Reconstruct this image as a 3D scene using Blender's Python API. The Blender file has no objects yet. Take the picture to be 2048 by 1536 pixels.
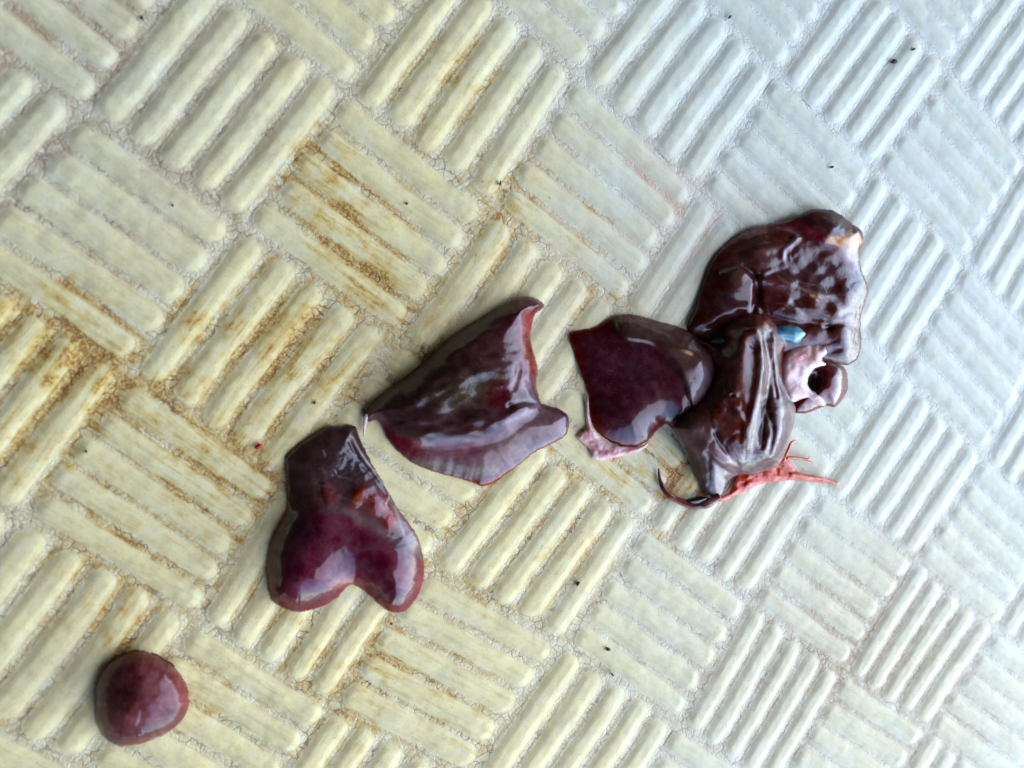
import bpy, math, random
import numpy as np
from mathutils import Matrix, Vector

# ------------------------------------------------------------------ camera
S = 0.05                      # one basket-weave square of the deck is 5 cm
Q = 0.97                      # squares are slightly shorter across
FR = 1.3875                   # focal length / half frame width
sc = bpy.context.scene
col = sc.collection


def rodrigues(r):
    th = np.linalg.norm(r); k = r / th
    K = np.array([[0, -k[2], k[1]], [k[2], 0, -k[0]], [-k[1], k[0], 0]])
    return np.eye(3) + np.sin(th) * K + (1 - np.cos(th)) * K @ K


RC = rodrigues(np.array([2.93661153, 0.96113453, 0.41462096]))
TC = np.array([-1.47296924, -0.85658247, 3.91050803]) * S
CAM = -RC.T @ TC              # camera position in the world

cd = bpy.data.cameras.new('camera'); cam = bpy.data.objects.new('camera', cd)
col.objects.link(cam)
m = Matrix([list(RC[0]) + [0], list(-RC[1]) + [0], list(-RC[2]) + [0], [0, 0, 0, 1]]).transposed()
mw = Matrix(((RC[0][0], -RC[1][0], -RC[2][0], CAM[0]),
             (RC[0][1], -RC[1][1], -RC[2][1], CAM[1]),
             (RC[0][2], -RC[1][2], -RC[2][2], CAM[2]), (0, 0, 0, 1)))
cam.matrix_world = mw
cd.sensor_width = 36; cd.lens = 18 * FR
cd.clip_start = 0.01; cd.clip_end = 100
cd.dof.use_dof = True
cd.dof.focus_distance = 0.230
cd.dof.aperture_fstop = 8.5
sc.camera = cam

# ------------------------------------------------------------------ light
# sun direction: from the right side of the picture (world +x +y), soft, open shade
SUN_AZ = math.radians(22)     # measured from +x towards +y
SUN_EL = math.radians(38)
w = bpy.data.worlds.new("World"); sc.world = w; w.use_nodes = True
nt = w.node_tree; bg = nt.nodes['Background']
sky = nt.nodes.new('ShaderNodeTexSky'); sky.sky_type = 'NISHITA'; sky.sun_disc = False
sky.sun_elevation = SUN_EL
sky.sun_rotation = math.pi / 2 - SUN_AZ
sky.air_density = .9; sky.dust_density = 0.0; sky.ozone_density = 3.0
nt.links.new(sky.outputs[0], bg.inputs[0]); bg.inputs[1].default_value = 0.15
sl = bpy.data.lights.new('sun', 'SUN'); sl.energy = 0.52; sl.angle = math.radians(75)
sl.color = (1.0, 0.90, 0.74)
so = bpy.data.objects.new('sun', sl); col.objects.link(so)
d = Vector((math.cos(SUN_AZ) * math.cos(SUN_EL), math.sin(SUN_AZ) * math.cos(SUN_EL), math.sin(SUN_EL)))
so.rotation_euler = d.to_track_quat('Z', 'Y').to_euler(); so.location = d * 2
sc.view_settings.view_transform = 'Standard'; sc.view_settings.look = 'None'
sc.view_settings.exposure = 2.86; sc.view_settings.gamma = 1.0

rng = np.random.RandomState(7)
MM = 0.001


# ------------------------------------------------------------------ helpers
def unproj(px, py, z):
    """points seen at (px, py) of the 2048x1536 frame at the height z above the deck grooves"""
    px = np.asarray(px, float); py = np.asarray(py, float)
    z = np.broadcast_to(np.asarray(z, float), px.shape)
    dc = np.stack([(px - 1024) / 1024 / FR, (py - 768) / 1024 / FR, np.ones_like(px)], -1)
    dw = dc @ RC
    t = (z - CAM[2]) / dw[..., 2]
    return CAM + dw * t[..., None]


def project(P):
    c = P @ RC.T + TC
    return np.stack([c[..., 0] / c[..., 2] * FR * 1024 + 1024, c[..., 1] / c[..., 2] * FR * 1024 + 768], -1)


def new_mesh(name, verts, faces, mat, parent=None, smooth=True):
    verts = np.asarray(verts, np.float32); faces = np.asarray(faces, np.int32)
    me = bpy.data.meshes.new(name)
    n, k = faces.shape
    me.vertices.add(len(verts)); me.vertices.foreach_set('co', verts.ravel())
    me.loops.add(n * k); me.loops.foreach_set('vertex_index', faces.ravel())
    me.polygons.add(n)
    me.polygons.foreach_set('loop_start', np.arange(0, n * k, k, dtype=np.int32))
    me.polygons.foreach_set('loop_total', np.full(n, k, np.int32))
    me.polygons.foreach_set('use_smooth', np.full(n, smooth, bool))
    me.update(calc_edges=True)
    me.materials.append(mat)
    o = bpy.data.objects.new(name, me); col.objects.link(o)
    if parent: o.parent = parent
    return o


def fattr(me, name, arr):
    a = me.attributes.new(name, 'FLOAT', 'POINT'); a.data.foreach_set('value', np.asarray(arr, np.float32).ravel())


def cattr(me, name, arr):
    a = me.attributes.new(name, 'FLOAT_COLOR', 'POINT')
    c = np.ones((len(arr), 4), np.float32); c[:, :3] = arr
    a.data.foreach_set('color', c.ravel())


def tag(o, label=None, cat=None, group=None, kind=None):
    if label: o['label'] = label
    if cat: o['category'] = cat
    if group: o['group'] = group
    if kind: o['kind'] = kind
    return o


def sstep(a, b, x):
    t = np.clip((x - a) / (b - a), 0, 1); return t * t * (3 - 2 * t)


_lat = {}


def vnoise(x, y, seed=0):
    """value noise in numpy, about -1..1"""
    if seed not in _lat: _lat[seed] = np.random.RandomState(seed + 100).uniform(-1, 1, (256, 256))
    L = _lat[seed]
    xi = np.floor(x).astype(int); yi = np.floor(y).astype(int)
    fx = x - xi; fy = y - yi
    fx = fx * fx * (3 - 2 * fx); fy = fy * fy * (3 - 2 * fy)
    g = lambda a, b: L[(xi + a) & 255, (yi + b) & 255]
    return (g(0, 0) * (1 - fx) + g(1, 0) * fx) * (1 - fy) + (g(0, 1) * (1 - fx) + g(1, 1) * fx) * fy


def fbm(x, y, seed=0, oct=4):
    s = 0; a = 1; t = 0
    for k in range(oct):
        s = s + a * vnoise(x * 2 ** k + 17 * k, y * 2 ** k + 31 * k, seed + k); t += a; a *= .5
    return s / t


# ------------------------------------------------------------------ node helpers
class NT:
    def __init__(s, name):
        s.m = bpy.data.materials.new(name); s.m.use_nodes = True
        s.t = s.m.node_tree; s.p = s.t.nodes['Principled BSDF']

    def n(s, typ, **kw):
        nd = s.t.nodes.new(typ)
        for k, v in kw.items():
            if k.startswith('i_'):
                nd.inputs[k[2:].replace('_', ' ')].default_value = v
            else: setattr(nd, k, v)
        return nd

    def l(s, a, b): s.t.links.new(a, b)

    def math(s, op, a, b=None, c=None, clamp=False):
        nd = s.t.nodes.new('ShaderNodeMath'); nd.operation = op; nd.use_clamp = clamp
        for i, v in enumerate((a, b, c)):
            if v is None: continue
            if isinstance(v, (int, float)): nd.inputs[i].default_value = v
            else: s.l(v, nd.inputs[i])
        return nd.outputs[0]

    def ramp(s, f, a, b, lo=0.0, hi=1.0):
        nd = s.t.nodes.new('ShaderNodeMapRange'); nd.clamp = True; nd.interpolation_type = 'SMOOTHSTEP'
        nd.inputs[1].default_value = a; nd.inputs[2].default_value = b
        nd.inputs[3].default_value = lo; nd.inputs[4].default_value = hi
        s.l(f, nd.inputs[0]); return nd.outputs[0]

    def mix(s, f, a, b):
        nd = s.t.nodes.new('ShaderNodeMix'); nd.data_type = 'RGBA'; nd.clamp_factor = True
        for sock, v in ((nd.inputs[0], f), (nd.inputs[6], a), (nd.inputs[7], b)):
            if isinstance(v, (int, float)): sock.default_value = v
            elif isinstance(v, tuple): sock.default_value = (*v, 1)
            else: s.l(v, sock)
        return nd.outputs[2]

    def noise(s, vec, scale, detail=4, rough=.55, dist=0.0):
        nd = s.n('ShaderNodeTexNoise'); s.l(vec, nd.inputs['Vector'])
        nd.inputs['Scale'].default_value = scale; nd.inputs['Detail'].default_value = detail
        nd.inputs['Roughness'].default_value = rough; nd.inputs['Distortion'].default_value = dist
        return nd

    def attr(s, name):
        return s.n('ShaderNodeAttribute', attribute_name=name)

    def voro(s, vec, scale, feature='DISTANCE_TO_EDGE', rnd=1.0):
        nd = s.n('ShaderNodeTexVoronoi', feature=feature); s.l(vec, nd.inputs['Vector'])
        nd.inputs['Scale'].default_value = scale; nd.inputs['Randomness'].default_value = rnd
        return nd


def warped(T, vec, scale, amt):
    nz = T.noise(vec, scale, 3)
    sub = T.n('ShaderNodeVectorMath', operation='SUBTRACT'); T.l(nz.outputs['Color'], sub.inputs[0]); sub.inputs[1].default_value = (.5, .5, .5)
    sc_ = T.n('ShaderNodeVectorMath', operation='SCALE'); T.l(sub.outputs[0], sc_.inputs[0]); sc_.inputs['Scale'].default_value = amt
    ad = T.n('ShaderNodeVectorMath', operation='ADD'); T.l(vec, ad.inputs[0]); T.l(sc_.outputs[0], ad.inputs[1])
    return ad.outputs[0]


# ------------------------------------------------------------------ deck material
def dirt0(T, a, b): return T.math('ADD', T.math('MULTIPLY', a, .6), b, clamp=True)


def deck_material():
    T = NT('moulded_deck'); p = T.p
    tc = T.n('ShaderNodeTexCoord').outputs['Object']
    groove = T.attr('groove').outputs['Fac']
    stain = T.attr('stain').outputs['Fac']       # orange brown deposits
    yellow = T.attr('yellow').outputs['Fac']     # yellowing of the plastic
    tan = T.attr('tan').outputs['Fac']           # dull tan grime
    pink = T.attr('pink').outputs['Fac']
    uv = T.attr('ribuv').outputs['Vector']       # x along the rib, y across, tile offsets included
    n1 = T.noise(tc, 60, 5).outputs['Fac']
    n2 = T.noise(tc, 260, 5, .65).outputs['Fac']
    n3 = T.noise(tc, 1200, 4, .7).outputs['Fac']
    n4 = T.noise(tc, 2600, 2, .6).outputs['Fac']
    # streaks along the ribs
    mp = T.n('ShaderNodeMapping'); T.l(uv, mp.inputs['Vector']); mp.inputs['Scale'].default_value = (3.2, 26, 1)
    streak = T.noise(mp.outputs[0], 1.0, 5, .65, .6).outputs['Fac']
    # rib plastic and groove plastic
    ribw = (0.70, 0.685, 0.545); riby = (0.90, 0.705, 0.315)
    grow = (0.79, 0.775, 0.65); groy = (0.90, 0.755, 0.43)
    yl = T.math('ADD', yellow, T.math('MULTIPLY', T.math('SUBTRACT', n1, .5), .55), clamp=True)
    rib = T.mix(yl, ribw, riby); gro = T.mix(yl, grow, groy)
    c = T.mix(groove, rib, gro)
    # pale worn streaks on ribs
    c = T.mix(T.math('MULTIPLY', T.ramp(streak, .56, .74), .35), c, (0.69, 0.68, 0.52))
    # mottling
    c = T.mix(T.math('MULTIPLY', T.ramp(n2, .42, .72), .28), c, (0.58, 0.47, 0.28))
    c = T.mix(T.math('MULTIPLY', T.ramp(n3, .48, .75), .20), c, (0.48, 0.38, 0.25))
    md = T.noise(warped(T, tc, 200, .004), 150, 5, .65).outputs['Fac']
    md = T.math('ADD', T.math('MULTIPLY', md, .6), T.math('MULTIPLY', streak, .4))
    c = T.mix(T.math('MULTIPLY', T.ramp(md, .46, .64), T.math('ADD', T.math('MULTIPLY', dirt0(T, yellow, tan), .5), .12)), c, (0.58, 0.47, 0.29))
    c = T.mix(T.math('MULTIPLY', T.ramp(md, .50, .38), .18), c, (0.76, 0.78, 0.70))
    # tan grime: settles in the grooves
    tg = T.math('MULTIPLY', tan, T.math('ADD', T.math('MULTIPLY', groove, .78), .20))
    tg = T.math('MULTIPLY', tg, T.ramp(T.math('ADD', T.math('MULTIPLY', n2, .6), T.math('MULTIPLY', streak, .4)), .30, .58))
    c = T.mix(T.math('MULTIPLY', tg, 1.15), c, (0.50, 0.30, 0.14))
    # pink-orange watery stain
    pg = T.math('MULTIPLY', pink, T.ramp(T.math('ADD', T.math('MULTIPLY', n1, .4), T.math('MULTIPLY', streak, .6)), .38, .6))
    c = T.mix(T.math('MULTIPLY', pg, T.math('ADD', T.math('MULTIPLY', groove, .65), .12)), c, (0.74, 0.43, 0.27))
    # orange brown deposits, broken, in grooves and streaks
    sm = T.math('ADD', T.math('MULTIPLY', n2, .42), T.math('MULTIPLY', streak, .58))
    sm = T.math('ADD', sm, T.math('MULTIPLY', groove, .095))
    sm = T.math('ADD', sm, T.math('MULTIPLY', T.math('SUBTRACT', stain, .62), .22))
    s1 = T.math('MULTIPLY', T.ramp(sm, .50, .64), T.ramp(stain, .02, .35))
    c = T.mix(T.math('MULTIPLY', s1, .62), c, (0.72, 0.39, 0.045))
    s0 = T.math('MULTIPLY', T.ramp(sm, .43, .60), T.ramp(T.math('ADD', stain, T.math('MULTIPLY', yellow, .35)), .15, .75))
    c = T.mix(T.math('MULTIPLY', s0, .42), c, (0.72, 0.47, 0.12))
    s2 = T.math('MULTIPLY', T.ramp(sm, .575, .68), T.ramp(stain, .1, .5))
    s2 = T.math('MULTIPLY', s2, T.ramp(n3, .42, .52))
    c = T.mix(T.math('MULTIPLY', s2, .9), c, (0.36, 0.13, 0.010))
    # crazing: skin-like fine cracks in the plastic
    wv = warped(T, tc, 380, .0022)
    wv2 = warped(T, wv, 1500, .0005)
    v1 = T.voro(wv2, 330).outputs['Distance']
    v2 = T.voro(wv2, 820).outputs['Distance']
    v3 = T.voro(tc, 1700).outputs['Distance']
    g1 = T.ramp(T.math('ADD', groove, T.math('MULTIPLY', stain, .30)), .38, .98)
    patch = T.ramp(T.noise(tc, 95, 5, .6).outputs['Fac'], .40, .62)
    dirt = T.math('ADD', T.math('MULTIPLY', stain, .55), T.math('ADD', T.math('MULTIPLY', tan, .5), T.math('MULTIPLY', yellow, .28)), clamp=True)
    l1 = T.math('MULTIPLY', T.math('SUBTRACT', 1.0, T.ramp(v1, .0, .075)), T.math('MULTIPLY', g1, patch))
    l2 = T.math('MULTIPLY', T.math('SUBTRACT', 1.0, T.ramp(v2, .0, .11)), T.math('MULTIPLY', g1, T.math('SUBTRACT', 1.0, T.math('MULTIPLY', patch, .35))))
    lk = T.math('MULTIPLY', l1, T.math('ADD', T.math('MULTIPLY', dirt, 1.35), .16))
    c = T.mix(lk, c, T.mix(stain, (0.27, 0.175, 0.12), (0.23, 0.09, 0.03)))
    lk2 = T.math('MULTIPLY', l2, T.math('ADD', T.math('MULTIPLY', dirt, .62), .07))
    c = T.mix(lk2, c, T.mix(stain, (0.42, 0.28, 0.18), (0.38, 0.19, 0.07)))
    # pepper specks in the plastic
    sv = T.voro(tc, 950, 'F1')
    spot = T.math('MULTIPLY', T.math('LESS_THAN', sv.outputs['Distance'], .20),
                  T.math('GREATER_THAN', T.math('FRACT', T.math('MULTIPLY', sv.outputs['Color'], 7.31)), .66))
    c = T.mix(T.math('MULTIPLY', spot, T.math('ADD', T.math('MULTIPLY', dirt, .26), .10)), c, (0.16, 0.12, 0.08))
    sv2 = T.voro(tc, 330, 'F1')
    spot2 = T.math('MULTIPLY', T.math('LESS_THAN', sv2.outputs['Distance'], T.ramp(n2, .4, .7, .05, .14)),
                   T.math('GREATER_THAN', T.math('FRACT', T.math('MULTIPLY', sv2.outputs['Color'], 5.7)), .86))
    c = T.mix(T.math('MULTIPLY', spot2, T.math('ADD', T.math('MULTIPLY', dirt, .6), .1)), c, (0.15, 0.09, 0.04))
    T.l(c, p.inputs['Base Color'])
    p.inputs['Roughness'].default_value = .62
    p.inputs['Specular IOR Level'].default_value = .3
    # relief
    h = T.math('MULTIPLY', n2, .30)
    h = T.math('ADD', h, T.math('MULTIPLY', n3, .16))
    h = T.math('ADD', h, T.math('MULTIPLY', T.math('MULTIPLY', T.ramp(v1, 0, .12), g1), .24))
    h = T.math('ADD', h, T.math('MULTIPLY', T.math('MULTIPLY', T.ramp(v2, 0, .16), T.math('ADD', T.math('MULTIPLY', g1, .85), .1)), .16))
    h = T.math('ADD', h, T.math('MULTIPLY', T.ramp(v3, 0, .3), .05))
    h = T.math('ADD', h, T.math('MULTIPLY', n4, .05))
    b = T.n('ShaderNodeBump'); b.inputs['Strength'].default_value = .75; b.inputs['Distance'].default_value = .00033
    T.l(h, b.inputs['Height']); T.l(b.outputs[0], p.inputs['Normal'])
    return T.m


# ------------------------------------------------------------------ deck geometry
JUNC = {(0, 0): (485, 450), (0, 1): (695, 185), (1, 0): (792, 672), (1, 1): (983, 415), (-1, 0): (164, 220), (0, -1): (256, 744),
        (1, -1): (562, 959), (0, -2): (38, 1030), (1, -2): (388, 1237), (2, -2): (660, 1408), (2, -1): (853, 1133), (3, -1): (1124, 1288),
        (4, -1): (1354, 1448), (3, 0): (1286, 1048), (4, 0): (1499, 1203), (5, 0): (1687, 1345), (4, 1): (1645, 975), (5, 1): (1829, 1118),
        (6, 1): (1990, 1255), (6, 0): (1853, 1457), (5, 2): (1964, 913), (1, 2): (1154, 150), (2, 2): (1394, 378), (2, 1): (1241, 613),
        (2, 3): (1554, 148), (3, 3): (1749, 338), (3, 4): (1894, 133), (4, 4): (2054, 320), (4, 3): (1929, 525), (4, 2): (1797, 740)}
_k = np.array(list(JUNC.keys()), float); _p = np.array(list(JUNC.values()), float)
_W = unproj(_p[:, 0], _p[:, 1], 0.0)[:, :2]
_D = _W - _k * [S, S * Q]
_G = np.exp(-((_k[:, None] - _k[None]) ** 2).sum(-1) / 1.1 ** 2)
_C = np.linalg.solve(_G + .03 * np.eye(len(_k)), _D)


def lattice(u, v):
    """world x, y of the lattice coordinate, with the moulding's slight unevenness"""
    x = u * S; y = v * S * Q
    for (a, b), c in zip(_k, _C):
        g = np.exp(-((u - a) ** 2 + (v - b) ** 2) / 1.1 ** 2)
        x = x + g * c[0]; y = y + g * c[1]
    return x, y


RIB_H = 0.66 * MM
PITCH = .1955; HALF = .0965; RLEN = .985


def tile_eval(i, j, uu, vv):
    """height and rib distance inside tile (i, j); uu, vv are 0..1 arrays"""
    if (i + j) % 2: a, b = vv, uu
    else: a, b = uu, vv
    r = np.random.RandomState((i * 131 + j * 977 + 5000) % 99991)
    best = np.full(a.shape, 9.0); bid = np.zeros(a.shape, int)
    for k in range(5):
        cb = .5 + (k - 2) * PITCH + r.uniform(-.006, .006)
        hw = HALF * r.uniform(.93, 1.03); L = RLEN / 2 + r.uniform(-.012, .012); ca = .5 + r.uniform(-.012, .012)
        tilt = r.uniform(-.012, .012)
        bb = b - cb - tilt * (a - .5) + .009 * fbm((i + uu) * 5.3, (j + vv) * 5.3, 61, 3)
        rad = hw * .96
        qa = np.maximum(np.abs(a - ca + .012 * fbm((i + uu) * 4.1, (j + vv) * 4.1, 66, 2)) - (L - rad), 0); qb = np.maximum(np.abs(bb) - (hw - rad), 0)
        sd = np.sqrt(qa ** 2 + qb ** 2) - rad
        sel = sd < best; best = np.where(sel, sd, best); bid = np.where(sel, k, bid)
    prof = sstep(.014, -.070, best)
    crown = .16 * sstep(-.03, -.085, best)
    return RIB_H * (prof * .9 + crown), best, bid, a, b, prof


# colour patches of the deck, in photograph pixels: x, y, radius, strength
def blobs(px, py, L):
    s = np.zeros(px.shape)
    for x, y, r, k in L: s = np.maximum(s, k * np.exp(-(((px - x) ** 2 + (py - y) ** 2) / r ** 2) ** 1.2))
    return s


STAIN = [(120, 690, 150, 1.0), (60, 880, 120, .6), (640, 350, 90, .75), (700, 460, 110, .9), (730, 560, 90, .9), (540, 690, 130, .8), (660, 740, 90, .7),
         (620, 620, 60, .9), (380, 640, 60, .8), (340, 800, 130, .55), (440, 930, 190, .62), (290, 1050, 190, .45), (600, 900, 100, .3),
         (150, 1180, 140, .35), (250, 1230, 100, .5), (230, 1290, 60, .8), (620, 1310, 130, .5), (740, 1330, 130, .5), (560, 1220, 90, .4), (420, 1400, 130, .45),
         (920, 145, 75, .62), (870, 200, 100, .35), (1000, 400, 90, .5), (860, 720, 80, .6), (820, 620, 90, .45), (1000, 500, 90, .45),
         (1360, 950, 60, .9), (560, 860, 50, .6), (1300, 920, 70, .75), (1240, 940, 70, .6), (1060, 960, 120, .45), (1130, 1060, 130, .35), (960, 1100, 150, .35), (1330, 1060, 80, .25),
         (900, 1400, 160, .3), (700, 1450, 120, .4), (560, 1440, 110, .3), (1160, 480, 90, .3), (1190, 600, 70, .35), (1180, 720, 60, .3),
         (40, 620, 80, .9), (200, 780, 90, .75), (480, 1130, 120, .35), (1380, 960, 50, .3), (30, 1400, 120, .2), (1100, 1180, 90, .2)]
TAN = [(100, 100, 330, .75), (330, 330, 250, .62), (450, 200, 220, .6), (200, 480, 250, .5), (60, 330, 200, .7), (560, 420, 120, .3),
       (1420, 1050, 150, .42), (1560, 1200, 170, .35), (1720, 1300, 170, .85), (1800, 1180, 130, .55), (1850, 1290, 120, .6), (1880, 1440, 170, .5),
       (1620, 1420, 160, .45), (1480, 1350, 180, .6), (1380, 1010, 110, .6), (1660, 1230, 120, .7), (1650, 1150, 120, .3), (1250, 1250, 300, .22), (50, 1150, 180, .3), (150, 1300, 160, .4),
       (1000, 1300, 250, .22), (100, 1480, 160, .3), (780, 130, 130, .3), (1560, 1000, 90, .4), (1400, 1420, 200, .3), (1950, 1150, 120, .2)]
PINK = [(1290, 350, 60, 1.0), (1350, 400, 70, 1.0), (1260, 460, 70, .55), (1400, 470, 80, 1.0), (1340, 560, 70, .5), (1150, 500, 90, .5), (1180, 560, 70, .5),
        (1100, 400, 80, .4), (1210, 640, 80, .5), (560, 700, 80, .55), (200, 1240, 70, .6), (270, 1215, 50, .9), (1100, 100, 80, .3), (1090, 330, 60, .4)]


def deck_attrs(px, py, u, v):
    nz = fbm(u * 1.3, v * 1.3, 3); n2 = fbm(u * 4.1, v * 4.1, 9)
    t = (px * .86 + py * -.28 + 80)        # yellowing fades towards the upper right
    yel = 1 - sstep(700, 1420, t + nz * 160)
    yel = np.clip(yel * .92 + .06, 0, 1)
    yel = yel * (1 - .55 * sstep(1100, 1500, py * .0 + px)) 
    yel = yel - .38 * np.exp(-(((px - 150) / 420) ** 2 + ((py - 150) / 330) ** 2))
    yel = np.maximum(yel, .42 * blobs(px, py, [(1250, 1300, 520, 1.4), (1700, 1420, 520, 1.25)]))
    yel = np.maximum(yel, blobs(px, py, [(120, 700, 170, 1.1), (700, 480, 170, .85), (500, 760, 230, .85), (640, 1340, 260, .9), (300, 1000, 300, .75)]))
    st = np.clip(blobs(px, py, STAIN) * (1 + .5 * n2) + .10 * yel, 0, 1)
    tn = np.clip(np.maximum(.85 * blobs(px, py, TAN), .08 + .08 * yel) * (1 + .5 * n2), 0, 1)
    pk = np.clip(blobs(px, py, PINK) * (1 + .3 * n2), 0, 1)
    return yel, st, tn, pk


def tile_mesh(i, j, N):
    g = np.linspace(0, 1, N + 1)
    U, V = np.meshgrid(g, g, indexing='ij')
    h, sd, bid, a, b, prof = tile_eval(i, j, U, V)
    u = i + U; v = j + V
    x, y = lattice(u, v)
    h = h + .00022 * fbm(u * 3.1, v * 3.1, 21, 3) * (1) + .00010 * fbm(u * 11, v * 11, 23, 3)
    P = np.stack([x, y, h], -1)
    # analytic normals by central differences on the same function (shared across neighbouring tiles)
    return U, V, u, v, P, sd, bid, a, b, prof


def eval_point(i, j, U, V):
    h, *_ = tile_eval(i, j, U, V)
    u = i + U; v = j + V
    x, y = lattice(u, v)
    h = h + .00022 * fbm(u * 3.1, v * 3.1, 21, 3) + .00010 * fbm(u * 11, v * 11, 23, 3)
    return np.stack([x, y, h], -1)


def build_deck():
    mat = deck_material()
    near, far = [], []
    for i in range(-5, 12):
        for j in range(-8, 10):
            cx, cy = lattice(np.array([i, i + 1, i, i + 1, i + .5]) * 1.0, np.array([j, j, j + 1, j + 1, j + .5]) * 1.0)
            pr = project(np.stack([cx, cy, np.zeros(5)], -1))
            inx = (pr[:, 0].max() > -60) & (pr[:, 0].min() < 2108); iny = (pr[:, 1].max() > -60) & (pr[:, 1].min() < 1596)
            if inx and iny: near.append((i, j))
            elif pr[4, 0] > -1100 and pr[4, 0] < 2900 and pr[4, 1] > -900 and pr[4, 1] < 2300: far.append((i, j))
    V_, F_, N_, A_ = [], [], [], []
    ribs = []
    off = 0
    for (i, j) in near + far:
        N = 100 if (i, j) in near_set(near) else 24
        U, V, u, v, P, sd, bid, a, b, prof = tile_mesh(i, j, N)
        e = 2e-3
        du = eval_point(i, j, U + e, V) - eval_point(i, j, U - e, V)
        dv = eval_point(i, j, U, V + e) - eval_point(i, j, U, V - e)
        nm = np.cross(du, dv); nm /= np.linalg.norm(nm, axis=-1, keepdims=True)
        pr = project(P * [1, 1, 0])
        yel, st, tn, pk = deck_attrs(pr[..., 0], pr[..., 1], u, v)
        gro = 1 - sstep(-.002, -.040, sd)
        ruv = np.stack([a + i * 3.7 + j * 1.9, b + bid * .31 + i * 2.3 + j * 5.1, np.zeros_like(a)], -1)
        at = np.concatenate([gro[..., None], st[..., None], yel[..., None], tn[..., None], pk[..., None], ruv], -1).reshape(-1, 8)
        P = P.reshape(-1, 3); nm = nm.reshape(-1, 3)
        idx = np.arange((N + 1) ** 2).reshape(N + 1, N + 1)
        F = np.stack([idx[:-1, :-1], idx[1:, :-1], idx[1:, 1:], idx[:-1, 1:]], -1).reshape(-1, 4)
        csd = .25 * (sd[:-1, :-1] + sd[1:, :-1] + sd[1:, 1:] + sd[:-1, 1:]).reshape(-1)
        cid = bid[:-1, :-1].reshape(-1)
        if N == 100:
            for k in range(5):
                f = F[(csd < -.004) & (cid == k)]
                used, inv = np.unique(f, return_inverse=True)
                pp = project(P[used])
                vis = ((pp[:, 0] > 0) & (pp[:, 0] < 2048) & (pp[:, 1] > 0) & (pp[:, 1] < 1536)).sum()
                if vis > 12:
                    ribs.append((P[used], inv.reshape(-1, 4), nm[used], at[used]))
                else:
                    V_.append(P[used]); F_.append(inv.reshape(-1, 4) + off); N_.append(nm[used]); A_.append(at[used]); off += len(used)
            F = F[~(csd < -.004)]
        V_.append(P); F_.append(F + off); N_.append(nm); A_.append(at); off += len(P)

    def finish(name, P, F, nm, at, parent=None):
        o = new_mesh(name, P, F, mat, parent)
        for q, nme in enumerate(('groove', 'stain', 'yellow', 'tan', 'pink')): fattr(o.data, nme, at[:, q])
        a = o.data.attributes.new('ribuv', 'FLOAT_VECTOR', 'POINT'); a.data.foreach_set('vector', at[:, 5:8].astype(np.float32).ravel())
        o.data.normals_split_custom_set_from_vertices(nm.astype(np.float32))
        return o
    deck = finish('deck', np.concatenate(V_), np.concatenate(F_), np.concatenate(N_), np.concatenate(A_))
    tag(deck, 'cream moulded non-slip deck with basket weave ribs and brown stains', kind='structure')
    for P, F, nm, at in ribs: finish('rib', P, F, nm, at, deck)
    print('tiles', len(near), len(far), 'ribs', len(ribs), 'verts', off)
    return deck


_ns = {}


def near_set(near):
    if 's' not in _ns: _ns['s'] = set(near)
    return _ns['s']


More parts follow.
